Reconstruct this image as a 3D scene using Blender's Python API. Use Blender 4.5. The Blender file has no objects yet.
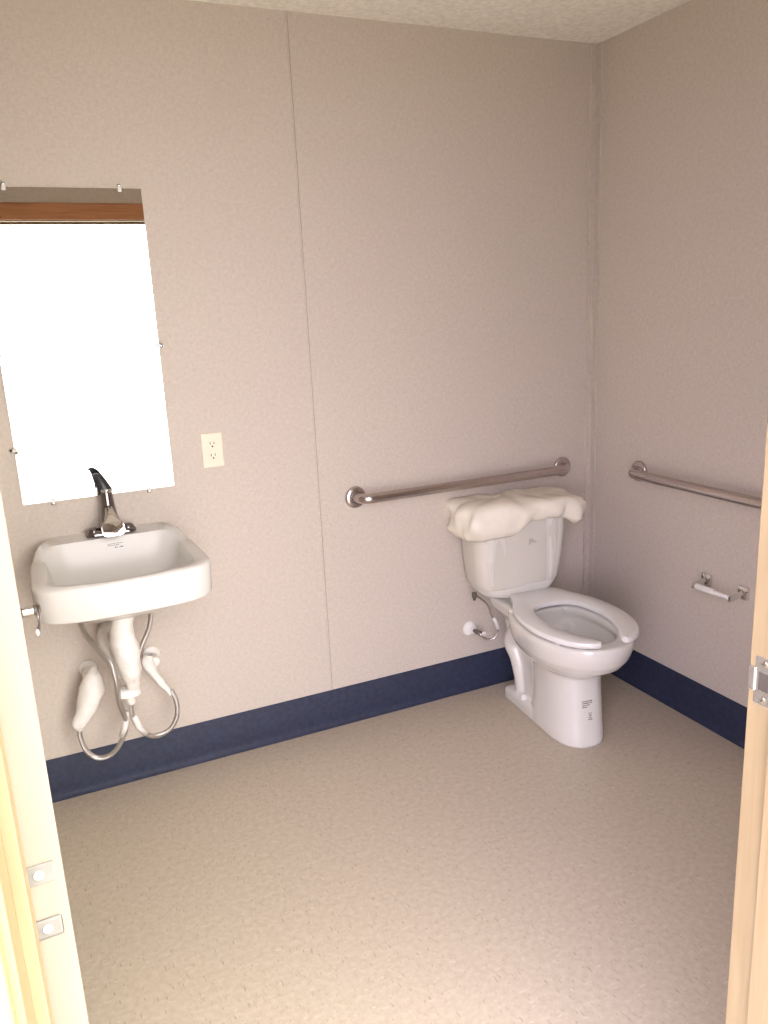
import bpy, bmesh, math, random
from mathutils import Vector, Matrix, noise
random.seed(7)
PI = math.pi
C = bpy.context.scene.collection

# ------------------------------------------------------------------ camera frame
CAM = Vector((-2.13904, -2.64902, 1.53521)); YAW, PITCH, ROLL, FPX = .422223, -.246235, -.047792, 808.6
_f = Vector((math.sin(YAW)*math.cos(PITCH), math.cos(YAW)*math.cos(PITCH), math.sin(PITCH)))
_r = Vector((math.cos(YAW), -math.sin(YAW), 0)); _u = _r.cross(_f)
RT = math.cos(ROLL)*_r + math.sin(ROLL)*_u; UP = -math.sin(ROLL)*_r + math.cos(ROLL)*_u
def at(px, py, Y):
    d = _f + RT*((px-384)/FPX) - UP*((py-512)/FPX)
    return CAM + d*((Y-CAM.y)/d.y)

# ------------------------------------------------------------------ materials
def mat(name, col, rough=.5, metal=0, noise_amt=0, noise_scale=200, bump=0, bump_scale=300, coat=0,
        ior=1.5, alpha=1, trans=0, sss=0, col2=None, spec=.5, stretch=(1,1,1)):
    m = bpy.data.materials.new(name); m.use_nodes = True
    nt = m.node_tree; b = nt.nodes['Principled BSDF']; L = nt.links
    b.inputs['Base Color'].default_value = (*col, 1); b.inputs['Roughness'].default_value = rough
    b.inputs['Metallic'].default_value = metal; b.inputs['IOR'].default_value = ior
    b.inputs['Coat Weight'].default_value = coat; b.inputs['Alpha'].default_value = alpha
    b.inputs['Transmission Weight'].default_value = trans
    b.inputs['Specular IOR Level'].default_value = spec
    if sss:
        b.inputs['Subsurface Weight'].default_value = sss; b.inputs['Subsurface Radius'].default_value = (.01,.01,.01)
    tc = nt.nodes.new('ShaderNodeTexCoord'); mp = nt.nodes.new('ShaderNodeMapping')
    mp.inputs['Scale'].default_value = stretch
    L.new(tc.outputs['Object'], mp.inputs['Vector'])
    n = nt.nodes.new('ShaderNodeTexNoise'); n.inputs['Scale'].default_value = noise_scale
    n.inputs['Detail'].default_value = 4; L.new(mp.outputs['Vector'], n.inputs['Vector'])
    if noise_amt or col2:
        r = nt.nodes.new('ShaderNodeValToRGB')
        c2 = col2 if col2 else tuple(c*(1-noise_amt) for c in col)
        r.color_ramp.elements[0].position = .35; r.color_ramp.elements[1].position = .65
        r.color_ramp.elements[0].color = (*c2, 1)
        r.color_ramp.elements[1].color = (*[min(1, c*(1+noise_amt*.6)) for c in col], 1)
        L.new(n.outputs['Fac'], r.inputs['Fac']); L.new(r.outputs['Color'], b.inputs['Base Color'])
    if bump:
        n2 = nt.nodes.new('ShaderNodeTexNoise'); n2.inputs['Scale'].default_value = bump_scale
        n2.inputs['Detail'].default_value = 3; L.new(mp.outputs['Vector'], n2.inputs['Vector'])
        bp = nt.nodes.new('ShaderNodeBump'); bp.inputs['Strength'].default_value = bump
        bp.inputs['Distance'].default_value = .002
        L.new(n2.outputs['Fac'], bp.inputs['Height']); L.new(bp.outputs['Normal'], b.inputs['Normal'])
    return m

def wall_mat():
    """woven-look vinyl wall covering: fine cross hatch of threads plus blotches"""
    m = bpy.data.materials.new('vinyl_wall'); m.use_nodes = True
    nt = m.node_tree; b = nt.nodes['Principled BSDF']; L = nt.links
    b.inputs['Roughness'].default_value = .62
    tc = nt.nodes.new('ShaderNodeTexCoord'); outs = []
    for sc in ((1,1,.12), (.12,.12,1)):
        mp = nt.nodes.new('ShaderNodeMapping'); mp.inputs['Scale'].default_value = sc
        L.new(tc.outputs['Object'], mp.inputs['Vector'])
        n = nt.nodes.new('ShaderNodeTexNoise'); n.inputs['Scale'].default_value = 420; n.inputs['Detail'].default_value = 3
        L.new(mp.outputs['Vector'], n.inputs['Vector']); outs.append(n.outputs['Fac'])
    a = nt.nodes.new('ShaderNodeMath'); a.operation = 'ADD'; L.new(outs[0], a.inputs[0]); L.new(outs[1], a.inputs[1])
    n3 = nt.nodes.new('ShaderNodeTexNoise'); n3.inputs['Scale'].default_value = 90; n3.inputs['Detail'].default_value = 4
    L.new(tc.outputs['Object'], n3.inputs['Vector'])
    a2 = nt.nodes.new('ShaderNodeMath'); a2.operation = 'ADD'; L.new(a.outputs[0], a2.inputs[0]); L.new(n3.outputs['Fac'], a2.inputs[1])
    r = nt.nodes.new('ShaderNodeMapRange'); r.inputs['From Min'].default_value = 1.1; r.inputs['From Max'].default_value = 1.9
    L.new(a2.outputs[0], r.inputs['Value'])
    mx = nt.nodes.new('ShaderNodeMix'); mx.data_type = 'RGBA'
    mx.inputs['A'].default_value = (*WALL_D, 1); mx.inputs['B'].default_value = (*WALL_L, 1)
    L.new(r.outputs['Result'], mx.inputs['Factor']); L.new(mx.outputs['Result'], b.inputs['Base Color'])
    bp = nt.nodes.new('ShaderNodeBump'); bp.inputs['Strength'].default_value = .25; bp.inputs['Distance'].default_value = .001
    L.new(a.outputs[0], bp.inputs['Height']); L.new(bp.outputs['Normal'], b.inputs['Normal'])
    return m
WALL_D = (.51,.447,.375); WALL_L = (.62,.553,.475)

def floor_mat():
    m = bpy.data.materials.new('vinyl_floor'); m.use_nodes = True
    nt = m.node_tree; b = nt.nodes['Principled BSDF']; L = nt.links
    b.inputs['Roughness'].default_value = .38
    tc = nt.nodes.new('ShaderNodeTexCoord')
    # soft mottling
    n = nt.nodes.new('ShaderNodeTexNoise'); n.inputs['Scale'].default_value = 60; n.inputs['Detail'].default_value = 6
    L.new(tc.outputs['Object'], n.inputs['Vector'])
    mx = nt.nodes.new('ShaderNodeMix'); mx.data_type = 'RGBA'
    mx.inputs['A'].default_value = (.475,.405,.30,1); mx.inputs['B'].default_value = (.56,.49,.385,1)
    r0 = nt.nodes.new('ShaderNodeMapRange'); r0.inputs['From Min'].default_value = .3; r0.inputs['From Max'].default_value = .7
    L.new(n.outputs['Fac'], r0.inputs['Value']); L.new(r0.outputs['Result'], mx.inputs['Factor'])
    prev = mx.outputs['Result']
    # short directional flecks, dark and light
    for sc, rot, thr, col in (((1,.22,1), .35, .655, (.30,.24,.165,1)), ((.25,1,1), .1, .66, (.66,.61,.50,1)), ((1,.3,1), 1.2, .68, (.39,.285,.21,1))):
        mp = nt.nodes.new('ShaderNodeMapping'); mp.inputs['Scale'].default_value = sc; mp.inputs['Rotation'].default_value = (0,0,rot)
        L.new(tc.outputs['Object'], mp.inputs['Vector'])
        v = nt.nodes.new('ShaderNodeTexNoise'); v.inputs['Scale'].default_value = 175; v.inputs['Detail'].default_value = 1
        L.new(mp.outputs['Vector'], v.inputs['Vector'])
        rr = nt.nodes.new('ShaderNodeMapRange'); rr.inputs['From Min'].default_value = thr; rr.inputs['From Max'].default_value = thr+.08
        rr.inputs['To Max'].default_value = .65
        L.new(v.outputs['Fac'], rr.inputs['Value'])
        m2 = nt.nodes.new('ShaderNodeMix'); m2.data_type = 'RGBA'; m2.inputs['B'].default_value = col
        L.new(prev, m2.inputs['A']); L.new(rr.outputs['Result'], m2.inputs['Factor']); prev = m2.outputs['Result']
    L.new(prev, b.inputs['Base Color'])
    return m

def wood_mat(name, c1, c2, axis=2, rough=.45):
    m = bpy.data.materials.new(name); m.use_nodes = True
    nt = m.node_tree; b = nt.nodes['Principled BSDF']; L = nt.links
    b.inputs['Roughness'].default_value = rough
    tc = nt.nodes.new('ShaderNodeTexCoord'); mp = nt.nodes.new('ShaderNodeMapping')
    s = [1,1,1]; s[axis] = .06; mp.inputs['Scale'].default_value = s
    L.new(tc.outputs['Object'], mp.inputs['Vector'])
    n = nt.nodes.new('ShaderNodeTexNoise'); n.inputs['Scale'].default_value = 70; n.inputs['Detail'].default_value = 5; n.inputs['Distortion'].default_value = .6
    L.new(mp.outputs['Vector'], n.inputs['Vector'])
    r = nt.nodes.new('ShaderNodeValToRGB'); r.color_ramp.elements[0].position = .3; r.color_ramp.elements[1].position = .7
    r.color_ramp.elements[0].color = (*c1,1); r.color_ramp.elements[1].color = (*c2,1)
    L.new(n.outputs['Fac'], r.inputs['Fac']); L.new(r.outputs['Color'], b.inputs['Base Color'])
    return m

def braid_mat():
    m = mat('braided_steel', (.62,.59,.55), rough=.32, metal=.85)
    nt = m.node_tree; b = nt.nodes['Principled BSDF']
    w = nt.nodes.new('ShaderNodeTexWave'); w.inputs['Scale'].default_value = 180; w.bands_direction = 'DIAGONAL'
    tc = nt.nodes['Texture Coordinate']; nt.links.new(tc.outputs['Object'], w.inputs['Vector'])
    bp = nt.nodes.new('ShaderNodeBump'); bp.inputs['Strength'].default_value = .6; bp.inputs['Distance'].default_value = .001
    nt.links.new(w.outputs['Fac'], bp.inputs['Height']); nt.links.new(bp.outputs['Normal'], b.inputs['Normal'])
    return m

M = {}
M['wall'] = wall_mat(); M['floor'] = floor_mat()
M['seamdark'] = mat('seam_shadow_gap', (.16,.13,.11), .8, noise_amt=.1)
M['ceil'] = mat('ceiling_board', (.90,.87,.77), .9, noise_amt=.10, noise_scale=60, bump=.5, bump_scale=120)
M['base'] = mat('navy_rubber', (.018,.024,.054), .66, noise_amt=.25, noise_scale=60)
M['porc'] = mat('white_porcelain', (.72,.70,.635), .12, coat=.5, noise_amt=.015, noise_scale=5)
M['basin'] = mat('sink_porcelain', (.71,.695,.65), .18, spec=.3, noise_amt=.015, noise_scale=5)
M['seat'] = mat('white_seat_plastic', (.80,.79,.75), .22, noise_amt=.015, noise_scale=8)
M['water'] = mat('bowl_water', (.62,.62,.60), .04, noise_amt=.02, noise_scale=5)
M['steel'] = mat('satin_steel', (.56,.50,.49), .24, metal=1, noise_amt=.05, noise_scale=90)
M['chrome'] = mat('chrome', (.75,.74,.74), .08, metal=1, noise_amt=.02, noise_scale=30)
M['dchrome'] = mat('smoked_chrome', (.26,.235,.235), .14, metal=1, noise_amt=.03, noise_scale=30)
M['black'] = mat('black_plastic', (.025,.025,.03), .3, noise_amt=.1, noise_scale=50)
M['wplast'] = mat('white_plastic', (.82,.80,.75), .35, noise_amt=.03, noise_scale=20)
M['foam'] = mat('white_foam', (.80,.77,.71), .6, noise_amt=.06, noise_scale=45, bump=.4, bump_scale=70)
M['wrap'] = mat('cream_plastic_wrap', (.85,.80,.67), .25, noise_amt=.06, noise_scale=14, bump=.6, bump_scale=28, sss=.1)
M['film'] = mat('clear_cream_film', (.80,.745,.62), .25, noise_amt=.05, noise_scale=20, alpha=.16, bump=.5, bump_scale=25)
M['ivory'] = mat('ivory_plastic', (.80,.74,.58), .35, noise_amt=.02, noise_scale=30)
M['slot'] = mat('dark_slot', (.06,.05,.04), .7, noise_amt=.1)
M['print'] = mat('grey_print', (.07,.065,.06), .7, noise_amt=.2, noise_scale=400)
M['mirror'] = mat('silvered_glass', (.93,.94,.93), .0, metal=1)
M['glassedge'] = mat('glass_edge', (.78,.76,.68), .15, noise_amt=.03)
M['clip'] = mat('clear_clip_plastic', (.75,.73,.66), .2, noise_amt=.03)
M['braid'] = braid_mat()
M['jamb'] = wood_mat('maple_frame', (.225,.165,.088), (.27,.205,.115))
M['door'] = wood_mat('pale_birch_door', (.215,.185,.142), (.245,.212,.165))
M['header'] = wood_mat('oak_header', (.42,.17,.07), (.54,.25,.11), axis=0)
M['plate'] = mat('nickel_plate', (.70,.68,.64), .25, metal=.9, noise_amt=.04, noise_scale=60)
M['zinc'] = mat('dull_zinc', (.165,.16,.145), .45, noise_amt=.1, noise_scale=60)
M['conc'] = mat('pale_concrete', (.58,.55,.49), .85, noise_amt=.1, noise_scale=12, bump=.3)

# ------------------------------------------------------------------ helpers
def link(name, bm, m, parent=None, smooth=None, mods=()):
    bmesh.ops.remove_doubles(bm, verts=bm.verts, dist=1e-6)
    bmesh.ops.recalc_face_normals(bm, faces=bm.faces)
    me = bpy.data.meshes.new(name); bm.to_mesh(me); bm.free()
    o = bpy.data.objects.new(name, me); C.objects.link(o); me.materials.append(m)
    if smooth is not None:
        me.shade_smooth()
        if smooth > 0: me.set_sharp_from_angle(angle=math.radians(smooth))
    if parent:
        o.parent = parent; o.matrix_parent_inverse = Matrix.Translation(-world_loc(parent))
    return o
def world_loc(o):
    v = Vector(o.location)
    return v
def thing(name, label, cat, loc=(0,0,0), group=None):
    o = bpy.data.objects.new(name, None); C.objects.link(o); o.location = loc
    o.empty_display_size = .05
    return tag(o, label, cat, group)
def tag(o, label, cat, group=None):
    o['label'] = label; o['category'] = cat
    if group: o['group'] = group
    return o
def struct(o): o['kind'] = 'structure'; return o
def box(bm, a, b, bev=0, seg=2):
    a, b = Vector(a), Vector(b); lo = Vector(map(min, a, b)); hi = Vector(map(max, a, b))
    r = bmesh.ops.create_cube(bm, size=1); vs = r['verts']
    for v in vs: v.co = Vector((lo[i] + (v.co[i]+.5)*(hi[i]-lo[i]) for i in range(3)))
    if bev:
        es = list({e for v in vs for e in v.link_edges})
        bmesh.ops.bevel(bm, geom=es, offset=bev, segments=seg, affect='EDGES', profile=.5)
def loft(bm, rings, cap0=True, cap1=True, closed=True):
    vr = [[bm.verts.new(p) for p in r] for r in rings]
    n = len(vr[0])
    for a, b in zip(vr, vr[1:]):
        for i in range(n if closed else n-1):
            j = (i+1) % n
            try: bm.faces.new((a[i], a[j], b[j], b[i]))
            except ValueError: pass
    if cap0: bm.faces.new(list(reversed(vr[0])))
    if cap1: bm.faces.new(vr[-1])
    return vr
def spline(pts, n=8):
    """Catmull-Rom through the points"""
    pts = [Vector(p) for p in pts]; out = []
    P = [pts[0]*2-pts[1]] + pts + [pts[-1]*2-pts[-2]]
    for i in range(1, len(P)-2):
        p0, p1, p2, p3 = P[i-1:i+3]
        for k in range(n):
            t = k/n
            out.append(.5*((2*p1)+(p2-p0)*t+(2*p0-5*p1+4*p2-p3)*t*t+(3*p1-p0-3*p2+p3)*t**3))
    out.append(pts[-1]); return out
def tube(bm, pts, r, n=14, cap=True):
    """r: number or list matching pts"""
    pts = [Vector(p) for p in pts]; rs = r if isinstance(r, (list, tuple)) else [r]*len(pts)
    rings = []; prev = None
    for i, p in enumerate(pts):
        t = (pts[min(i+1, len(pts)-1)] - pts[max(i-1, 0)]).normalized()
        if prev is None:
            a = Vector((0,0,1)) if abs(t.z) < .9 else Vector((1,0,0))
            u = t.cross(a).normalized()
        else:
            u = (prev - t*prev.dot(t)).normalized()
        prev = u; w = t.cross(u)
        rings.append([p + rs[i]*(math.cos(2*PI*k/n)*u + math.sin(2*PI*k/n)*w) for k in range(n)])
    loft(bm, rings, cap, cap)
def lathe(bm, base, axis, prof, n=28):
    """prof: list of (radius, distance along axis)"""
    axis = Vector(axis).normalized(); base = Vector(base)
    a = Vector((0,0,1)) if abs(axis.z) < .9 else Vector((1,0,0))
    u = axis.cross(a).normalized(); w = axis.cross(u)
    rings = [[base + axis*h + max(r, 1e-4)*(math.cos(2*PI*k/n)*u + math.sin(2*PI*k/n)*w) for k in range(n)] for r, h in prof]
    loft(bm, rings)
def one(fn, *a, **k):
    bm = bmesh.new(); fn(bm, *a, **k); return bm
def interp(half, n):
    """resample a polyline (2-vectors) evenly to n points"""
    half = [Vector(p) for p in half]
    L = [0]
    for a, b in zip(half, half[1:]): L.append(L[-1]+(b-a).length)
    out = []
    for k in range(n):
        s = L[-1]*k/(n-1); i = max(j for j in range(len(L)) if L[j] <= s+1e-9); i = min(i, len(half)-2)
        t = (s-L[i])/max(L[i+1]-L[i], 1e-9); out.append(half[i].lerp(half[i+1], t))
    return out
def rrect(hx, hy, r, cx=0, cy=0, n=6):
    """rounded rectangle outline"""
    out = []
    for qx, qy, a0 in ((1,1,0), (-1,1,90), (-1,-1,180), (1,-1,270)):
        for k in range(n+1):
            a = math.radians(a0+90*k/n)
            out.append((cx+qx*(hx-r)+r*math.cos(a), cy+qy*(hy-r)+r*math.sin(a)))
    return out

# ------------------------------------------------------------------ room
RX0, RY0, H = -2.44, -1.93, 2.44            # left wall, front wall (inside faces); right wall x=0, back wall y=0
XL, XR, DH = -2.196, -1.277, 2.035          # doorway between the jamb faces
YO = -2.07                                   # outside face of the front wall
bm = bmesh.new(); box(bm, (RX0-.1, YO, -.08), (.1, .1, 0)); struct(link('floor', bm, M['floor']))
bm = bmesh.new(); box(bm, (RX0-.1, YO, H), (.1, .1, H+.1)); struct(link('ceiling', bm, M['ceil']))
# back wall: two sheets of covered board with a hairline joint between them
bm = bmesh.new()
box(bm, (RX0-.1, 0, 0), (-1.1982, .004, H)); box(bm, (-1.1964, 0, 0), (.1, .004, H)); box(bm, (RX0-.1, .004, 0), (.1, .1, H))
wb = struct(link('wall_back', bm, M['wall']))
struct(link('wall_right', one(box, (0, YO, 0), (.1, .1, H)), M['wall']))
struct(link('wall_left', one(box, (RX0-.1, YO, 0), (RX0, .1, H)), M['wall']))
J = .02
bm = bmesh.new()
box(bm, (RX0-.1, YO, 0), (XL-J, RY0, H)); box(bm, (XR+J, YO, 0), (.1, RY0, H)); box(bm, (XL-J, YO, DH+J), (XR+J, RY0, H))
struct(link('wall_front', bm, M['wall']))
# slim covered bead that caps the joint, and the inside-corner strip
struct(link('trim_1', one(box, (-1.2035, -.0012, .15), (-1.1995, .002, H)), M['wall']))
bm = bmesh.new()
box(bm, (-.030, -.0035, .15), (-.001, .001, H), .0012, 2); box(bm, (-.034, -.011, .15), (-.027, .001, H), .003, 2)
box(bm, (-.0035, -.030, .15), (.001, -.001, H), .0012, 2)
struct(link('trim_2', bm, M['wall']))

def cove(name, p0, p1, nrm):
    """rubber cove base: flat strip, thin top lip, toe curling onto the floor"""
    p0, p1, nrm = Vector(p0), Vector(p1), Vector(nrm)
    prof = [(0,.149),(.0022,.1495),(.0034,.148),(.0036,.03),(.0045,.018),(.0075,.009),(.0125,.004),(.0155,.0015),(.0155,.0),(0,0)]
    bm = bmesh.new()
    loft(bm, [[p + nrm*a + Vector((0,0,z)) for a, z in prof] for p in (p0, p1)])
    return struct(link(name, bm, M['base'], smooth=40))
cove('baseboard_back', (RX0, 0, 0), (0, 0, 0), (0,-1,0))
cove('baseboard_right', (0, 0, 0), (0, RY0, 0), (-1,0,0))
cove('baseboard_left', (RX0, 0, 0), (RX0, RY0, 0), (1,0,0))
cove('baseboard_front', (XR+.07, RY0, 0), (0, RY0, 0), (0,1,0))
# ground outside
struct(link('ground', one(box, (-9, -14, -.20), (7, YO, -.08)), M['conc']))
struct(link('doorstep', one(box, (-2.9, -3.6, -.08), (-.6, YO, -.012), .005), M['conc']))

# ------------------------------------------------------------------ door frame, door
fr = struct(thing('door_frame', 'pale maple door frame around the doorway the picture is taken through', 'door frame', (XL, RY0, 0)))
def jamb(name, xs, sgn):
    bm = bmesh.new()
    box(bm, (xs, RY0+.006, 0), (xs-sgn*J, YO-.004, DH), .0015)                     # jamb board
    box(bm, (xs+sgn*.011, RY0-.040, 0), (xs-sgn*.001, RY0-.080, DH-.0), .0015)      # stop
    link(name, bm, M['jamb'], fr)
    bm = bmesh.new()
    box(bm, (xs-sgn*.006, RY0+.0005, 0), (xs-sgn*.063, RY0+.012, DH+.063), .003)
    link('inside_casing', bm, M['jamb'], fr)
    bm = bmesh.new()
    box(bm, (xs-sgn*.006, YO-.0005, 0), (xs-sgn*.075, YO-.018, DH+.063), .004)
    link('outside_casing', bm, M['jamb'], fr)
jamb('side_jamb', XL, 1); jamb('side_jamb', XR, -1)
bm = bmesh.new(); box(bm, (XL-J, RY0+.006, DH), (XR+J, YO-.004, DH+J), .0015); box(bm, (XL, RY0-.040, DH-.011), (XR, RY0-.08, DH+.001), .0015)
link('head_jamb', bm, M['jamb'], fr)
h = link('head_casing', one(box, (XL-.063, RY0+.0005, DH+.006), (XR+.063, RY0+.014, DH+.085), .003), M['header'], fr)
h['label'] = 'reddish brown head casing over the doorway'
# strike plate on the right jamb
sp = thing('strike_plate', 'nickel latch strike plate on the right door jamb', 'strike plate', (XR, RY0-.02, 1.02))
bm = bmesh.new(); zc = 1.025
box(bm, (XR-.0018, RY0-.034, zc-.035), (XR+.0015, RY0-.004, zc+.035), .0012)
box(bm, (XR-.004, RY0-.006, zc-.017), (XR+.001, RY0+.004, zc+.017), .0012)
link('plate', bm, M['plate'], sp)
link('latch_hole', one(box, (XR-.0022, RY0-.027, zc-.013), (XR-.0012, RY0-.011, zc+.013), .0003), M['slot'], sp)
for z in (zc-.026, zc+.026):
    link('screw', one(lathe, (XR-.0015, RY0-.019, z), (-1,0,0), [(.0045,0),(.0042,.001),(.002,.0018),(0,.0019)], n=16), M['chrome'], sp)
# the open door leaf
DW, DT = .905, .0345
dr = struct(thing('door_1', 'pale wooden door opened inwards against the left jamb, seen on its hinge edge', 'door', (XL+.0035, RY0+.004, 0)))
link('leaf', one(box, (XL+.0035, RY0+.004, .012), (XL+.0035+DT, RY0+.004+DW, DH-.004), .0012), M['door'], dr)
# hinges: leaves let into the hinge edge
xe = XL+.0035+DT/2
def hinge_leaf(z0):
    h = bpy.data.objects.new('hinge', None)
    bm = bmesh.new(); y = RY0+.004
    box(bm, (xe-.0165, y-.0016, z0-.0105), (xe+.0095, y+.001, z0+.0105), .0012 if z0 > 1.02 else .0025)
    o = link('hinge_leaf', bm, M['zinc'], dr)
    bpy.data.objects.remove(h)
    return o
for z in (1.046, .988):
    o = hinge_leaf(z); o['label'] = 'small square metal tab with a bright screw'
    s = one(lathe, (xe-.004, RY0+.0025, z), (0,-1,0), [(.0044,0),(.0042,.0012),(.0025,.0022),(0,.0024)], n=16)
    sc = link('screw', s, M['wplast'], o)
# lever handles, both faces
def lever(sgn):
    x0 = XL+.0035+(DT if sgn > 0 else 0); y = RY0+.004+DW-.062; z = 1.022
    lv = link('door_lever', one(lathe, (x0, y, z), (sgn,0,0), [(.031,0),(.031,.004),(.027,.008),(.012,.010),(.0100,.012),(.0095,.030),(.0115,.033),(.0120,.040),(.009,.043),(0,.044)]), M['chrome'], dr, smooth=35)
    bm = bmesh.new()
    P = spline([(x0+sgn*.038, y+.008, z+.002), (x0+sgn*.038, y-.02, z+.002), (x0+sgn*.036, y-.06, z), (x0+sgn*.033, y-.095, z-.002), (x0+sgn*.029, y-.115, z-.004)], 6)
    rings = []
    for i, p in enumerate(P):
        w = .0095 - .003*i/len(P); t = .0030
        rings.append([p+Vector((t*math.cos(a), 0, w*math.sin(a))) for a in [2*PI*k/12 for k in range(12)]])
    loft(bm, rings)
    g = link('grip', bm, M['dchrome'], lv, smooth=40)
lever(1); lever(-1)
dr.rotation_euler.z = math.radians(2.1)

# ------------------------------------------------------------------ mirror
mr = thing('mirror', 'tall frameless wall mirror above the sink reflecting white daylight', 'mirror', (-1.926, 0, 1.008))
MX0, MX1, MZ0, MZ1 = -2.154, -1.698, 1.007, 1.916
link('glass', one(box, (MX0, -.0065, MZ0), (MX1, -.0062, MZ1)), M['mirror'], mr)
link('backing', one(box, (MX0, -.0061, MZ0), (MX1, -.0005, MZ1), .0008), M['glassedge'], mr)
def clip(x, z, ax, dark=False):
    bm = bmesh.new()
    if ax == 'v':
        s = 1 if z > 1.5 else -1
        box(bm, (x-.006, -.010, z-s*.009), (x+.006, -.0068, z+s*.014), .0015); box(bm, (x-.006, -.010, z+s*.0035), (x+.006, -.0005, z+s*.014), .0015)
    else:
        s = 1 if x > -1.9 else -1
        box(bm, (x-s*.008, -.010, z-.006), (x+s*.014, -.0068, z+.006), .0015); box(bm, (x+s*.0035, -.010, z-.006), (x+s*.014, -.0005, z+.006), .0015)
    c = link('clip', bm, M['clip'], mr)
    cx, cz = (x, z+s*.0085) if ax == 'v' else (x+s*.0085, z)
    q = link('screw', one(lathe, (cx, -.0100, cz), (0,-1,0), [(.0028,0),(.0026,.0012),(0,.0016)], n=12), M['slot' if dark else 'chrome'], c)
for x in (-2.075, -1.760): clip(x, MZ1, 'v')
for x in (-2.068, -1.778): clip(x, MZ0, 'v')
clip(MX1, 1.455, 'h'); clip(MX0, 1.175, 'h', True); clip(MX0, 1.455, 'h')

# ------------------------------------------------------------------ outlet
ot = thing('electrical_outlet', 'ivory duplex electrical outlet on the wall right of the mirror', 'outlet', (-1.561, 0, 1.108))
ox, oz = -1.561, 1.108
link('cover_plate', one(box, (ox-.035, -.0055, oz-.057), (ox+.035, -.0003, oz+.057), .0025), M['ivory'], ot)
for s in (1, -1):
    z = oz+s*.0195
    bm = bmesh.new(); pr = rrect(.0165, .0140, .010, ox, z)
    loft(bm, [[(x, y, zz) for x, zz in pr] for y in (-.0050, -.0075)])
    rc = link('receptacle', bm, M['ivory'], ot, smooth=40)
    bm = bmesh.new()
    box(bm, (ox-.0078, -.0079, z-.0005), (ox-.0054, -.0070, z+.0085)); box(bm, (ox+.0052, -.0079, z+.0005), (ox+.0075, -.0070, z+.0080))
    lathe(bm, (ox, -.0070, z-.0065), (0,-1,0), [(.0030,0),(.0030,.0009)], n=14)
    q = link('socket_slots', bm, M['slot'], rc)
link('screw', one(lathe, (ox, -.0052, oz), (0,-1,0), [(.0030,0),(.0028,.001),(0,.0015)], n=14), M['ivory'], ot)

# ------------------------------------------------------------------ grab bars
def grab_bar(name, label, p0, p1, nrm):
    p0, p1, nrm = Vector(p0), Vector(p1), Vector(nrm); d = (p1-p0).normalized(); R = .018; off = .058; br = .045
    g = thing(name, label, 'grab bar', p0, 'stainless grab bars beside the toilet')
    pts = [p0+nrm*.004]
    for k in range(0, 9):
        a = PI/2*k/8; pts.append(p0 + nrm*(off-br+br*math.sin(a)) + d*(br-br*math.cos(a)))
    n = 14
    A = pts[-1]; B = p1 + nrm*off - d*br
    for k in range(1, n): pts.append(A.lerp(B, k/n))
    for k in range(0, 9):
        a = PI/2*k/8; pts.append(p1 + nrm*(off-br+br*math.cos(a)) - d*(br-br*math.sin(a)))
    pts.append(p1+nrm*.004)
    link('bar', one(tube, pts, R, 20), M['steel'], g, smooth=0)
    for p in (p0, p1):
        link('flange', one(lathe, p, nrm, [(.040,0),(.0405,.003),(.039,.008),(.034,.0115),(.024,.013),(.0185,.0135),(.0185,.003)], 32), M['steel'], g, smooth=40)
    return g
grab_bar('grab_bar', 'long stainless steel grab bar on the back wall above the toilet tank', (-1.061,0,.878), (-.147,0,.878), (0,-1,0))
g = grab_bar('grab_bar', 'stainless steel grab bar on the right wall above the paper holder', (0,-.292,.888), (0,-1.360,.888), (-1,0,0))

# ------------------------------------------------------------------ toilet paper holder
tp = thing('toilet_paper_holder', 'empty chrome toilet paper holder on the right wall below the grab bar', 'toilet paper holder', (0, -.715, .555))
for y in (-.650, -.810):
    bm = bmesh.new()
    box(bm, (-.011, y-.021, .532), (0, y+.021, .578), .003, 2)
    lathe(bm, (-.010, y, .555), (-1,0,0), [(.014,0),(.010,.004),(.008,.012)], 18)
    loft(bm, [[(x, y+yy, zz) for yy, zz in rrect(hw, hz, .003, 0, zc_, 3)] for x, hw, hz, zc_ in ((-.009,.008,.012,.553),(-.040,.006,.010,.549),(-.066,.0055,.011,.545),(-.071,.0045,.009,.545))])
    link('post', bm, M['chrome'], tp, smooth=35)
bm = bmesh.new()
lathe(bm, (-.062, -.806, .545), (0,1,0), [(.004,0),(.006,.004),(.0085,.006),(.0085,.070),(.0105,.072),(.0105,.145),(.006,.148),(.004,.152)], 20)
link('roller', bm, M['wplast'], tp, smooth=35)

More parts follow.
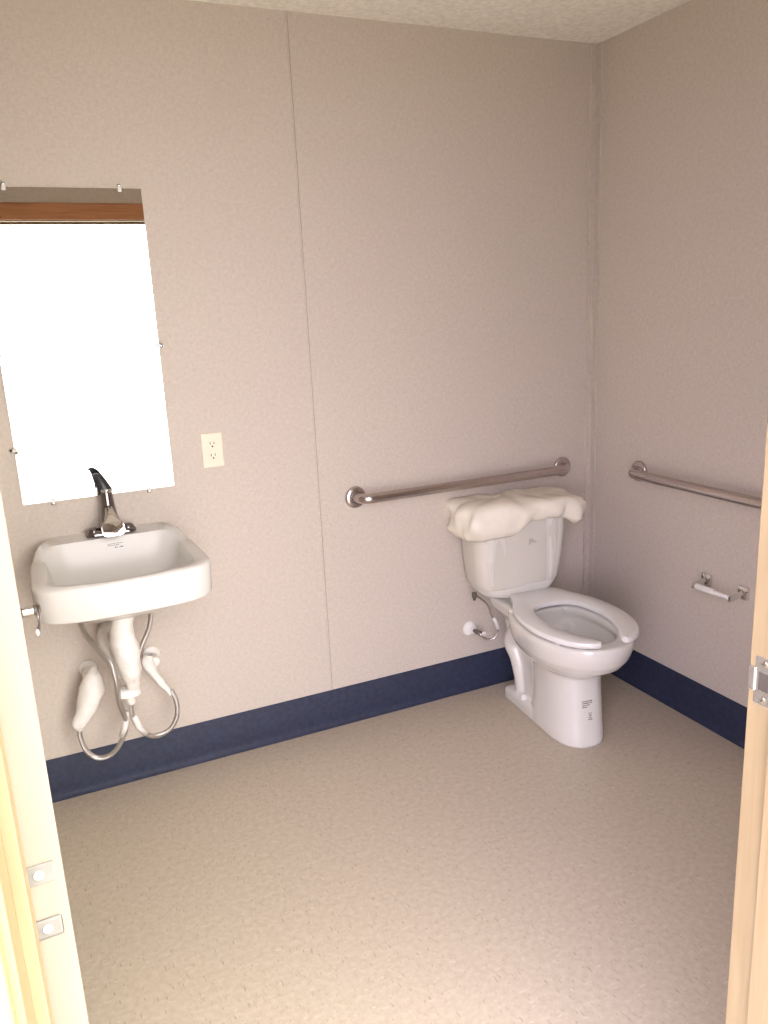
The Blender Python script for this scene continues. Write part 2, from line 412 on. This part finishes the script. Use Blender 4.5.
# ------------------------------------------------------------------ sink
SX = -1.925
def outline(half, back=0):
    """mirror half-profile (x>=0, d) from back centre to front centre; world points x, d"""
    h = interp(half, 40)
    return [(SX+p.x, p.y) for p in h] + [(SX-p.x, p.y) for p in reversed(h[1:-1])]
def sring(half, zf):
    return [(x, -d, zf(d)) for x, d in outline(half)]
def deck(d, k=1.0):            # the faucet ledge stands a little above the rim
    t = max(0, min(1, (d-.075)/.07)); t = t*t*(3-2*t)
    return (1-t)*.028*k
def curve2(pts, n=8): return [Vector((p.x, p.y)) for p in spline([(a, b, 0) for a, b in pts], n)]
def inset(hw, d0, d1, cr=.07, bow=.018, cb=.05):
    """D-shaped half outline"""
    pts = [(0, d0), (hw-cb, d0)]
    for k in range(1, 7):
        a = PI/2*k/6; pts.append((hw-cb+cb*math.sin(a), d0+cb-cb*math.cos(a)))
    pts.append((hw, d1-bow-cr))
    for k in range(1, 7):
        a = PI/2*k/6; pts.append((hw-cr+cr*math.sin(PI/2*(k/6)+PI/2) if False else hw-cr*(1-math.cos(a)), d1-bow-cr+cr*math.sin(a)))
    for k in range(1, 5):
        t = k/4; x = (hw-cr)*(1-t); pts.append((x, d1-bow*(x/(hw-cr))**2))
    return [Vector(p) for p in pts]
def outer(hw, d1, cb=0):
    """half outline of the rim: narrower at the wall, chamfered front corners, bowed front"""
    return [Vector(p) for p in [(0,.0015),(hw-.060,.0015),(hw-.050,.025),(hw-.035,.065),(hw-.012,.125),(hw-.003,.17),(hw,.24),(hw+.002,d1-.085),(hw-.003,d1-.066),(hw-.020,d1-.042),
            (hw-.048,d1-.022),(hw-.09,d1-.010),(hw-.15,d1-.003),(0,d1)]]
sk = thing('sink', 'white wall hung porcelain sink with chamfered corners under the mirror', 'sink', (SX, 0, .76))
bm = bmesh.new()
ZR = .862
rings = [
    sring(inset(.09,.10,.28,.05,.0), lambda d: .690),
    sring(inset(.14,.04,.36,.07,.01), lambda d: .712),
    sring(inset(.185,.012,.43,.07,.018), lambda d: .745),
    sring(outer(.222,.464), lambda d: .765+.03*max(0,(.25-d)/.25)*0),
    sring(outer(.2335,.481), lambda d: .7665),
    sring(outer(.2355,.4845), lambda d: .774),
    sring(outer(.238,.487), lambda d: ZR-.012+deck(d,.9)),
    sring(outer(.2365,.4855), lambda d: ZR-.003+deck(d)),
    sring(outer(.231,.480), lambda d: ZR+.001+deck(d)),
    sring(inset(.200,.088,.462,.075,.020,.045), lambda d: ZR+.000+deck(d,.98)),
    sring(inset(.195,.093,.455,.075,.020,.05), lambda d: ZR-.008+deck(d,.9)),
    sring(inset(.188,.105,.444,.08,.020,.06), lambda d: ZR-.030+deck(d,.5)),
    sring(inset(.180,.128,.424,.09,.018,.06), lambda d: ZR-.080),
    sring(inset(.155,.152,.395,.09,.014,.07), lambda d: ZR-.112),
    sring(inset(.115,.180,.355,.08,.008,.07), lambda d: ZR-.127),
    sring(inset(.060,.215,.315,.045,.002,.045), lambda d: ZR-.133),
    sring(inset(.025,.240,.290,.022,.0,.022), lambda d: ZR-.137),
]
loft(bm, rings)
basin = link('basin', bm, M['basin'], sk, smooth=50)
link('drain', one(lathe, (SX, -.265, ZR-.1385), (0,0,1), [(.024,0),(.024,.003),(.020,.004),(.016,.0025),(.0,.002)]), M['dchrome'], sk, smooth=40)
# printed marks on the slope under the faucet
def dashes(bm, f, rows, seed):
    """tiny irregular printed strokes; f(u,v) -> point just proud of the surface, in metres"""
    rnd = random.Random(seed)
    for v0, u0, u1, hgt in rows:
        u = u0
        while u < u1:
            w = rnd.uniform(.0012, .0032)
            hh = hgt*rnd.uniform(.7, 1)
            a, b, c_, d_ = f(u, v0), f(u+w, v0), f(u+w, v0+hh), f(u, v0+hh)
            vs = [bm.verts.new(p) for p in (a, b, c_, d_)]; bm.faces.new(vs)
            u += w+rnd.uniform(.0006, .0013)
def on_mesh(ob, origin, direction):
    dg = bpy.context.evaluated_depsgraph_get(); mi = ob.matrix_world.inverted()
    hit, loc, nn, idx = ob.ray_cast(mi @ Vector(origin), (mi.to_3x3() @ Vector(direction)).normalized())
    return (ob.matrix_world @ loc, ob.matrix_world.to_3x3() @ nn) if hit else (None, None)
bpy.context.view_layer.update()
def decal(name, ob, parent, px, py, rows, seed, tilt=0, ddir=None):
    """prints onto ob where the line of sight through that spot of the thing meets it"""
    d = _f + RT*((px-384)/FPX) - UP*((py-512)/FPX)
    loc, nn = on_mesh(ob, CAM, d)
    if loc is None: print('decal miss', name); return
    if nn.dot(d) > 0: nn = -nn
    side = Vector((0,0,1)).cross(nn).normalized(); up = nn.cross(side).normalized()
    side, up = math.cos(tilt)*side+math.sin(tilt)*up, -math.sin(tilt)*side+math.cos(tilt)*up
    def f(u, v):
        q = loc + side*u + up*v
        h, n2 = on_mesh(ob, q+nn*.02, -nn)
        return (h if h is not None else q) + nn*.0005
    bm = bmesh.new(); dashes(bm, f, rows, seed)
    o = link(name, bm, M['print'], parent); o.matrix_parent_inverse = parent.matrix_world.inverted()
decal('printed_mark', basin, sk, 115, 545, [(.004,-.022,.022,.0022),(-.001,-.022,.012,.0022),(-.009,-.002,.006,.004),(-.009,.012,.022,.005)], 3)

# ------------------------------------------------------------------ faucet
FX, FY, FZ = -1.915, -.052, ZR+.0275
ft = thing('faucet', 'single lever chrome faucet with black upright handle on the sink ledge', 'faucet', (FX, FY, FZ))
bm = bmesh.new()
def stadium(hx, hy, z, cy=FY): return [(x, y, z) for x, y in rrect(hx, hy, hy*.98, FX, cy)]
loft(bm, [stadium(.076,.026,FZ), stadium(.077,.027,FZ+.004), stadium(.075,.025,FZ+.011), stadium(.068,.020,FZ+.016), stadium(.05,.015,FZ+.018)])
for s in (-1, 1):
    lathe(bm, (FX+s*.052, FY, FZ+.008), (0,0,1), [(.020,0),(.020,.008),(.017,.014),(.010,.018),(0,.019)], 24)
link('base_plate', bm, M['dchrome'], ft, smooth=40)
bm = bmesh.new()
prof = [(.040,.008),(.037,.018),(.031,.035),(.026,.060),(.022,.090),(.0195,.118),(.0180,.136)]
lathe(bm, (FX, FY, FZ), (0,0,1), prof, 28)
link('body', bm, M['dchrome'], ft, smooth=45)
# spout reaching out over the basin
bm = bmesh.new()
sec = [(.000,.080,.011,.018),(-.020,.078,.012,.018),(-.045,.066,.015,.018),(-.066,.050,.022,.019),(-.082,.038,.031,.020),(-.088,.034,.033,.021)]
rings = []
for i, (dy, dz, hx, hz) in enumerate(sec):
    tlt = -.20*math.sin(PI*i/4) if i < 4 else (.20, .42)[i-4]
    pr = rrect(hx, hz, min(hx, hz)*.7, 0, 0, 4)
    rings.append([(FX+a, FY+dy - b*math.sin(-tlt)*.8, FZ+dz + b*math.cos(tlt)) for a, b in pr])
loft(bm, rings)
link('spout', bm, M['chrome'], ft, smooth=45)
lab = link('collar', one(lathe, (FX, FY, FZ+.134), (.12,0,1), [(.0178,0),(.0188,.002),(.0188,.009),(.0170,.011)], 28), M['chrome'], ft, smooth=40)
# black lever: rises from the collar, sweeps back and to the left with a hooked tip
bm = bmesh.new()
P = spline([(FX-.002,FY,FZ+.138), (FX-.005,FY-.001,FZ+.150), (FX-.011,FY-.004,FZ+.166), (FX-.018,FY-.009,FZ+.183), (FX-.027,FY-.013,FZ+.192), (FX-.036,FY-.016,FZ+.194)], 6)
rings = []
for i, p in enumerate(P):
    t = i/(len(P)-1); hw = .020*(1-t)**.8+.0025; hd = .011*(1-t)+.0025
    tg = (P[min(i+1,len(P)-1)]-P[max(i-1,0)]).normalized(); side = Vector((1,0,0)); side = (side-tg*side.dot(tg)).normalized(); dp = tg.cross(side)
    rings.append([p+side*(hw*math.cos(a))+dp*(hd*math.sin(a)) for a in [2*PI*k/16 for k in range(16)]])
loft(bm, rings)
link('handle', bm, M['black'], ft, smooth=0)['label'] = 'black lever handle'
link('hot_cold_dot', one(lathe, (FX, FY-.0190, FZ+.120), (0,-1,.15), [(.004,0),(.0035,.0015),(0,.002)], 14), M['wplast'], ft)

# ------------------------------------------------------------------ plumbing under the sink
tr = thing('drain_trap', 'white wrapped drain pipe and trap hanging under the sink', 'drain pipe', (SX, -.2, .45))
Y0 = -.265
def P_(px, py, y): return at(px, py, y)
def blob(bm, pts, rs, n=18, wob=.0, seed=0, flat=None):
    P = spline(pts, 6); R = []
    for i in range(len(P)):
        t = i/(len(P)-1)*(len(rs)-1); k = min(int(t), len(rs)-2); f = t-k; f = f*f*(3-2*f)
        R.append(rs[k]*(1-f)+rs[k+1]*f)
    tube(bm, P, R, n)
    if wob:
        for v in bm.verts:
            v.co += noise.noise_vector(v.co*38+Vector((seed*7,0,0)))*wob
bm = bmesh.new()
blob(bm, [(SX, Y0, .716), P_(122,632,-.262), P_(126,650,-.255), P_(130,668,-.245), P_(133,684,-.235), P_(134,693,-.232)], [.028,.034,.040,.034,.021,.013], wob=.004, seed=1)
link('tailpiece_wrap', bm, M['foam'], tr, smooth=0)
bm = bmesh.new()
blob(bm, [P_(129,672,-.235), P_(118,672,-.20), P_(108,655,-.16), P_(102,638,-.10), P_(104,628,-.05), P_(106,625,-.002)], [.015,.016,.016,.016,.016,.016], wob=.002, seed=2)
link('trap_bend', bm, M['foam'], tr, smooth=0)
link('tailpiece', one(lathe, (SX, Y0, .730), (0,0,-1), [(.030,-.02),(.030,-.004),(.024,0),(.017,.002),(.017,.03)]), M['wplast'], tr, smooth=40)
# the strap that gathers pipe and hoses
c = P_(129,691,-.222)
bm = bmesh.new()
for dz, r0 in ((0,.036),(.0,.033)): pass
rr = [[(c.x+a, c.y+b, c.z+z) for a, b in rrect(hx, hy, hy*.9, 0, 0, 6)] for z, hx, hy in ((-.012,.031,.024),(-.011,.034,.027),(.011,.033,.026),(.013,.030,.023))]
loft(bm, rr); link('strap', bm, M['wplast'], tr, smooth=40)
bm = bmesh.new(); lathe(bm, c+Vector((0,0,-.010)), (.1,0,-1), [(.016,0),(.014,.004),(.013,.028),(.010,.034),(0,.035)]); link('tail_end', bm, M['wplast'], tr, smooth=40)

def stop(name, label, wall_px, hose, wrap, wr, seed, capr=.024):
    w = P_(*wall_px, 0)
    t = thing(name, label, 'water supply', (w.x, 0, w.z), 'wrapped water supplies under the sink')
    link('escutcheon', one(lathe, (w.x, -.0004, w.z), (0,-1,0), [(.028,0),(.027,.004),(.020,.009),(.009,.011),(.009,.05)]), M['wplast'], t, smooth=40)
    link('valve_cap', one(lathe, (w.x, -.040, w.z), (0,-1,0), [(.010,0),(capr*.95,.004),(capr,.012),(capr,.026),(capr*.8,.036),(0,.038)]), M['foam'], t, smooth=40)
    bm = bmesh.new(); blob(bm, wrap, wr, wob=.0045, seed=seed); link('valve_wrap', bm, M['foam'], t, smooth=0)
    link('hose', one(tube, spline(hose, 10), .0078, 12), M['braid'], t, smooth=0)
    return t
t = stop('water_supply', 'white wrapped shutoff valve with braided hose, left under the sink', (88,668),
     [P_(80,606,-.09), P_(80,621,-.12), P_(87,637,-.17), P_(101,653,-.225), P_(112,667,-.262), P_(117,684,-.262), P_(119,700,-.235), P_(126,722,-.18), P_(122,740,-.16), P_(112,754,-.14), P_(98,758,-.13), P_(86,750,-.125), P_(80,736,-.12), P_(80,722,-.115)],
     [P_(93,668,-.075), P_(93,677,-.09), P_(92,689,-.10), P_(88,703,-.11), P_(83,716,-.115), P_(79,725,-.117), P_(80,730,-.118)], [.012,.029,.039,.034,.025,.023,.013], 5)
link('hose_ferrule', one(tube, [P_(126,712,-.187), P_(125,727,-.178), P_(122,736,-.17)], [.0095,.010,.009], 14), M['wplast'], t, smooth=0)
t = stop('water_supply', 'white wrapped shutoff valve with braided hose, right under the sink', (151,654),
     [P_(150,600,-.09), P_(151,612,-.10), P_(149,628,-.12), P_(142,645,-.15), P_(134,666,-.19), P_(130,690,-.200), P_(131,706,-.195), P_(134,720,-.185), P_(143,732,-.17), P_(156,736,-.155), P_(170,729,-.14), P_(177,715,-.13), P_(176,700,-.12), P_(171,690,-.113)],
     [P_(149,656,-.075), P_(148,663,-.085), P_(153,672,-.095), P_(161,682,-.105), P_(168,690,-.112), P_(171,695,-.115)], [.016,.021,.0165,.0115,.0095,.008], 9, .019)
link('hose_ferrule', one(tube, [P_(134,716,-.19), P_(139,727,-.178), P_(146,733,-.168)], [.0095,.010,.009], 14), M['wplast'], t, smooth=0)

# ------------------------------------------------------------------ toilet
TX = -.458
tl = thing('toilet', 'white elongated floor toilet with open front seat in the corner', 'toilet', (TX, 0, 0))
def egg(d0, d1, w, wm=.55, nf=2.0, nb=2.6, n=48):
    """egg outline: back at d0, front at d1, widest at fraction wm; returns (x, d)"""
    dm = d0+(d1-d0)*wm; out = []
    for k in range(n):
        a = 2*PI*k/n; cx, cy = math.sin(a), math.cos(a)      # cy=+1 front
        if cy >= 0: e = nf; ly = d1-dm
        else: e = nb; ly = dm-d0
        x = w*math.copysign(abs(cx)**(2/e), cx); y = ly*math.copysign(abs(cy)**(2/e), cy)
        out.append((x, dm+y))
    return out
def tring(o, z, tiltz=0): return [(TX+x, -d, z) for x, d in o]
bm = bmesh.new()
loft(bm, [
    tring(egg(.28,.600,.100,.45,2.6,3), 0), tring(egg(.28,.601,.100,.45,2.6,3), .012), tring(egg(.285,.598,.101,.45,2.6,3), .03),
    tring(egg(.29,.590,.097,.46,2.6,3), .10), tring(egg(.29,.582,.096,.47,2.6,3), .18), tring(egg(.285,.576,.097,.48,2.6,3), .235), tring(egg(.28,.577,.099,.48,2.5,3), .258),
    tring(egg(.26,.600,.114,.50,2.3,2.8), .272), tring(egg(.235,.643,.141,.52,2.1,2.6), .292), tring(egg(.21,.682,.163,.53), .318), tring(egg(.195,.704,.176,.54), .345),
    tring(egg(.19,.716,.182,.54), .375), tring(egg(.185,.721,.186,.54), .40), tring(egg(.186,.720,.185,.54), .415), tring(egg(.19,.715,.180,.54), .4215),
    tring(egg(.285,.665,.128,.54), .4215), tring(egg(.295,.655,.120,.54), .412), tring(egg(.295,.655,.120,.54), .395),
    tring(egg(.285,.665,.130,.54), .375), tring(egg(.30,.650,.120,.52), .335), tring(egg(.33,.610,.098,.48), .285), tring(egg(.345,.55,.072,.48), .24), tring(egg(.36,.50,.05,.5), .20)])
# deck behind the bowl that carries the tank
rd = lambda hx, d0, d1, r: [(x, y) for x, y in rrect(hx, (d1-d0)/2, r, 0, (d0+d1)/2)]
loft(bm, [tring(rd(.070,.10,.32,.03), .315), tring(rd(.095,.06,.32,.04), .345), tring(rd(.118,.045,.31,.04), .375), tring(rd(.128,.04,.31,.04), .41), tring(rd(.126,.042,.308,.04), .4205)])
# rear column with trapway bulge, and the foot
loft(bm, [tring(rd(.099,.125,.36,.02), 0), tring(rd(.099,.125,.36,.02), .040), tring(rd(.096,.128,.355,.02), .048), tring(rd(.066,.150,.34,.03), .054),
          tring(rd(.062,.155,.34,.03), .10), tring(rd(.062,.150,.34,.03), .17), tring(rd(.068,.125,.34,.03), .22), tring(rd(.074,.095,.34,.03), .27), tring(rd(.078,.085,.34,.03), .31), tring(rd(.085,.09,.34,.03), .345)])
for s in (-1, 1):
    blob(bm, [(TX+s*.058,-.33,.335), (TX+s*.070,-.27,.33), (TX+s*.070,-.20,.30), (TX+s*.070,-.160,.245), (TX+s*.062,-.185,.18), (TX+s*.056,-.20,.10), (TX+s*.055,-.21,.04)], [.03,.036,.040,.038,.032,.029,.028])
bmesh.ops.recalc_face_normals(bm, faces=bm.faces)
me = bpy.data.meshes.new('tmp'); bm.to_mesh(me); bm.free(); tmp = bpy.data.objects.new('tmp', me); C.objects.link(tmp)
md = tmp.modifiers.new('r', 'REMESH'); md.mode = 'VOXEL'; md.voxel_size = .0045
ms = tmp.modifiers.new('s', 'SMOOTH'); ms.factor = .5; ms.iterations = 14
dg = bpy.context.evaluated_depsgraph_get(); me2 = bpy.data.meshes.new_from_object(tmp.evaluated_get(dg)); bpy.data.objects.remove(tmp)
for v in me2.vertices:
    if v.co.z < .004: v.co.z = max(0, min(v.co.z, .004))
bowl = bpy.data.objects.new('bowl', me2); C.objects.link(bowl); me2.materials.clear(); me2.materials.append(M['porc']); me2.shade_smooth()
bowl.parent = tl; bowl.matrix_parent_inverse = Matrix.Translation(-Vector(tl.location))
bm = bmesh.new(); loft(bm, [tring(egg(.345,.555,.074,.48), .236), tring(egg(.345,.555,.074,.48), .243)]); link('water', bm, M['water'], tl)
# seat: horseshoe, open at the front
oh = curve2([(0,.178),(.07,.178),(.098,.186),(.120,.245),(.160,.325),(.180,.405),(.186,.48),(.178,.555),(.157,.625),(.125,.678),(.090,.706),(.058,.719),(.050,.716)], 6)
ih = curve2([(0,.318),(.035,.320),(.070,.334),(.095,.366),(.108,.415),(.112,.47),(.108,.525),(.096,.575),(.078,.618),(.060,.650),(.049,.672),(.043,.690),(.043,.700)], 6)
NO = 60
def seat_mesh(z0, z1):
    bm = bmesh.new()
    O = interp(oh, NO); I = interp(ih, NO)
    O = [Vector((-p.x, p.y)) for p in reversed(O[1:])] + O; I = [Vector((-p.x, p.y)) for p in reversed(I[1:])] + I
    rings = []
    for o, i in zip(O, I):
        d = (i-o); w = d.length; r = min(.008, w*.3); d.normalize(); h = z1-z0
        sec = [(0, .25), (0, .6), (r*.3, .9), (r, 1), (w*.5, 1.0), (w-r, .93), (w-r*.3, .8), (w, .5), (w-r*.3, .1), (w-r, 0), (r, 0), (r*.3, .08)]
        rings.append([(TX+o.x+d.x*s, -(o.y+d.y*s), z0+h*t) for s, t in sec])
    loft(bm, rings)
    return bm
link('seat', seat_mesh(.431, .453), M['seat'], tl, smooth=40)
for s in (-1, 1):
    link('seat_hinge', one(box, (TX+s*.055, -.176, .4185), (TX+s*.088, -.210, .446), .005, 3), M['seat'], tl, smooth=40)
    for d in (.28, .60):
        link('seat_bumper', one(box, (TX+s*.135-.012, -d-.012, .4195), (TX+s*.135+.012, -d+.012, .4325), .002), M['wplast'], tl)
for sx in (-1, 1): link('bolt_cap', one(lathe, (TX+sx*.082, -.262, .046), (0,0,1), [(.014,0),(.014,.010),(.012,.018),(.007,.023),(0,.024)], 20), M['seat'], tl, smooth=60)
# tank
TC = TX-.046
def rk(hx, d0, d1, r, z, cx=TC): return [(cx+x, -y, z) for x, y in rrect(hx, (d1-d0)/2, r, 0, (d0+d1)/2, 8)]
bm = bmesh.new()
loft(bm, [rk(.09,.07,.16,.03,.424,TX), rk(.11,.05,.168,.04,.432,TX-.01), rk(.140,.040,.182,.05,.446), rk(.160,.034,.191,.05,.468), rk(.176,.030,.197,.05,.503), rk(.188,.026,.203,.05,.60), rk(.195,.025,.206,.05,.70), rk(.197,.025,.207,.05,.738)])
tank = link('tank', bm, M['porc'], tl, smooth=40)
bm = bmesh.new()
loft(bm, [rk(.214,.020,.214,.05,.739), rk(.219,.018,.219,.05,.745), rk(.219,.018,.219,.05,.765), rk(.214,.022,.214,.05,.773), rk(.19,.04,.195,.05,.777)])
link('tank_lid', bm, M['porc'], tl, smooth=40)
TURN = math.radians(-5); PIV = Vector((TX, -.60, 0))
def turned(o):
    p = Vector(o.location); o.location = PIV + Matrix.Rotation(TURN, 3, 'Z') @ (p-PIV); o.rotation_euler.z = TURN
turned(tl)
bpy.context.view_layer.update()
decal('printed_mark', bowl, tl, 587, 704, [(.008,-.018,.020,.005),(.001,-.018,.020,.005),(-.006,-.018,.008,.005),(-.013,-.018,.000,.005)], 11)
decal('printed_mark', bowl, tl, 590, 716, [(.010,-.006,.006,.003),(.000,-.003,.005,.008),(-.007,-.006,.006,.005),(-.014,-.007,.007,.005)], 12)
decal('printed_mark', tank, tl, 532, 541, [(.007,-.013,.003,.005),(.000,-.013,.010,.005),(-.007,-.013,.019,.005),(-.013,-.013,-.006,.005)], 13)

# ------------------------------------------------------------------ plastic wrap over the tank
pw = thing('plastic_wrap', 'puffy cream plastic wrap bunched over the lid of the toilet tank', 'plastic wrap', (TC, -.12, .78))
bm = bmesh.new()
NN = 140; rings = []
def wring(off, z, hem=0, k=0):
    out = []
    pr = interp([Vector((x, y)) for x, y in (lambda q: q+[q[0]])(rrect(.219+off, .101+off*.8, min(.06+off*.5, .1), 0, 0, 8))], NN+1)[:NN]
    for i, p in enumerate(pr):
        a = math.atan2(p.y, p.x)
        # lobes of the bunched hem
        lob = math.sin(a*3+.6)*.4+math.sin(a*7+1.1)*.3+noise.noise(Vector((math.cos(a)*2.2, math.sin(a)*2.2, 3.1)))*.9
        u = p.x/.22; sm_ = lambda t: (lambda q: q*q*(3-2*q))(max(0, min(1, t)))
        shape = -.022*(1-sm_((u+.35)/.35)) + .030*sm_((u+.25)/.35)*(1-sm_((u-.72)/.2))*(1 if p.y < 0 else .3) - .012*sm_((u-.75)/.2)
        zz = z + .008 + hem*(lob*.012 + (shape if p.y < .04 else -.01))
        s = 1 + k*(noise.noise(Vector((p.x*16, p.y*16, z*14))))*.10
        yy = -.119+p.y*s; 
        out.append((TC+.008+p.x*s, min(yy, -.012 if z > .6 else -.012), zz))
    return out
seq = [(-.010,.722,1,.2),(-.008,.714,1,.4),(.003,.708,1,.7),(.020,.716,.9,1),(.036,.734,.7,1),(.040,.756,.4,1),(.036,.778,.2,1),(.024,.797,.1,.9),(.006,.808,0,.7),(-.025,.813,0,.5),(-.06,.815,0,.3),(-.095,.815,0,.1)]
for off, z, hem, k in seq: rings.append(wring(off, z, hem, k))
loft(bm, rings)
for v in bm.verts:
    n1 = noise.noise(v.co*15+Vector((3,1,0))); n2 = noise.noise(v.co*30)
    v.co += Vector((v.co.x-TC, (v.co.y+.119), (v.co.z-.74)*1.5)).normalized()*(n1*.017+n2*.005)
    v.co.y = min(v.co.y, -.012)
cap = link('wrap_cap', bm, M['wrap'], pw, smooth=0)
# loose film hanging down the front and left side of the tank
bm = bmesh.new(); cols = []
path = interp([Vector(p) for p in [(TC-.150,.026),(TC-.192,.045),(TC-.204,.075),(TC-.206,.155),(TC-.196,.185),(TC-.166,.202),(TC,.206),(TC+.150,.204)]], 60)
HW = [(.43,.110,.168),(.446,.140,.182),(.468,.160,.191),(.503,.176,.197),(.60,.188,.203),(.70,.195,.206),(.80,.197,.207)]
for j in range(22):
    z = .775-.0138*j; row = []
    k = max(q for q in range(len(HW)-1) if HW[q][0] <= z+.004); f = (z+.004-HW[k][0])/(HW[k+1][0]-HW[k][0])
    sx_ = (HW[k][1]+(HW[k+1][1]-HW[k][1])*f)/.206; sy_ = (HW[k][2]+(HW[k+1][2]-HW[k][2])*f)/.207
    for i, p in enumerate(path):
        t = i/59; tt = (z-.46)/.28
        dirn = (Vector((p.x, p.y))-Vector((TC, .115))).normalized()
        fold = .0016*math.sin(t*17+tt*2.2)+.0012*math.sin(t*37+1+tt)+.0068
        row.append(bm.verts.new((TC+(p.x-TC)*sx_+dirn.x*fold, -(p.y*sy_+dirn.y*fold), z+.005*math.sin(t*9))))
    cols.append(row)
for a, b in zip(cols, cols[1:]):
    for i in range(59): bm.faces.new((a[i], a[i+1], b[i+1], b[i]))
fo = link('wrap_film', bm, M['film'], pw, smooth=0)
sm = fo.modifiers.new('t', 'SOLIDIFY'); sm.thickness = .0006
fo['label'] = 'thin clear film hanging down the tank'

turned(pw)
# ------------------------------------------------------------------ toilet water supply
w = P_(469.5, 628, 0)
ts = thing('water_supply', 'toilet shutoff valve with white wall ring and thin supply hose left of the bowl', 'water supply', (w.x, 0, w.z))
link('escutcheon', one(lathe, (w.x, -.0004, w.z), (0,-1,0), [(.0305,0),(.030,.005),(.026,.013),(.018,.018),(.0085,.019),(.0085,.03)]), M['wplast'], ts, smooth=40)
link('valve', one(lathe, (w.x, -.018, w.z), (.35,-1,-.12), [(.0075,0),(.0075,.02),(.010,.021),(.010,.045),(.0075,.047),(.0075,.055)], 18), M['dchrome'], ts, smooth=40)
e = Vector((w.x, -.018, w.z)) + Vector((.35,-1,-.12)).normalized()*.055
link('valve_handle', one(lathe, e, (.35,-1,-.12), [(.006,0),(.012,.002),(.013,.008),(.011,.012),(0,.013)], 18), M['wplast'], ts, smooth=40)
hp = [e+Vector((-.006,.022,-.002)), P_(480,634,-.075), P_(487,639,-.085), P_(494,638,-.095), P_(498,631,-.10), P_(496,624,-.10), P_(491,614,-.10), P_(487,604,-.10), (TC-.125,-.10,.452)]
link('hose', one(tube, spline(hp, 10), .0042, 12), M['steel'], ts, smooth=0)
link('hose_ferrule', one(tube, [P_(498,629,-.10), P_(496,623,-.10), P_(493,618,-.10)], [.0065,.007,.0065], 12), M['wplast'], ts, smooth=0)
link('tank_nut', one(lathe, (TC-.125,-.10,.447), (0,0,-1), [(.010,-.012),(.010,.008),(.007,.010),(.006,.020)], 16), M['dchrome'], ts, smooth=40)

# ------------------------------------------------------------------ light: open daylight outside the doorway
wd = bpy.data.worlds.new('daylight'); bpy.context.scene.world = wd; wd.use_nodes = True
nt = wd.node_tree; bg = nt.nodes['Background']
tc = nt.nodes.new('ShaderNodeTexCoord'); sx = nt.nodes.new('ShaderNodeSeparateXYZ'); nt.links.new(tc.outputs['Generated'], sx.inputs[0])
mr_ = nt.nodes.new('ShaderNodeMapRange'); mr_.inputs['From Min'].default_value = -.8; mr_.inputs['From Max'].default_value = .8
nt.links.new(sx.outputs['X'], mr_.inputs['Value'])
mx = nt.nodes.new('ShaderNodeMix'); mx.data_type = 'RGBA'
mx.inputs['A'].default_value = (1.13,1.05,1.40,1); mx.inputs['B'].default_value = (1.2,1.14,.90,1)
nt.links.new(mr_.outputs['Result'], mx.inputs['Factor']); nt.links.new(mx.outputs['Result'], bg.inputs['Color'])
bg.inputs['Strength'].default_value = 9.4

cd = bpy.data.cameras.new('camera'); co = bpy.data.objects.new('camera', cd); C.objects.link(co)
cd.sensor_fit = 'VERTICAL'; cd.sensor_height = 24; cd.lens = 24*FPX/1024; cd.clip_start = .05
rm = Matrix((RT, UP, -_f)).transposed(); co.matrix_world = Matrix.Translation(CAM) @ rm.to_4x4()
sc = bpy.context.scene; sc.camera = co
vs = sc.view_settings; vs.view_transform = 'Standard'; vs.look = 'None'; vs.exposure = 0; vs.gamma = 1; vs.use_curve_mapping = False
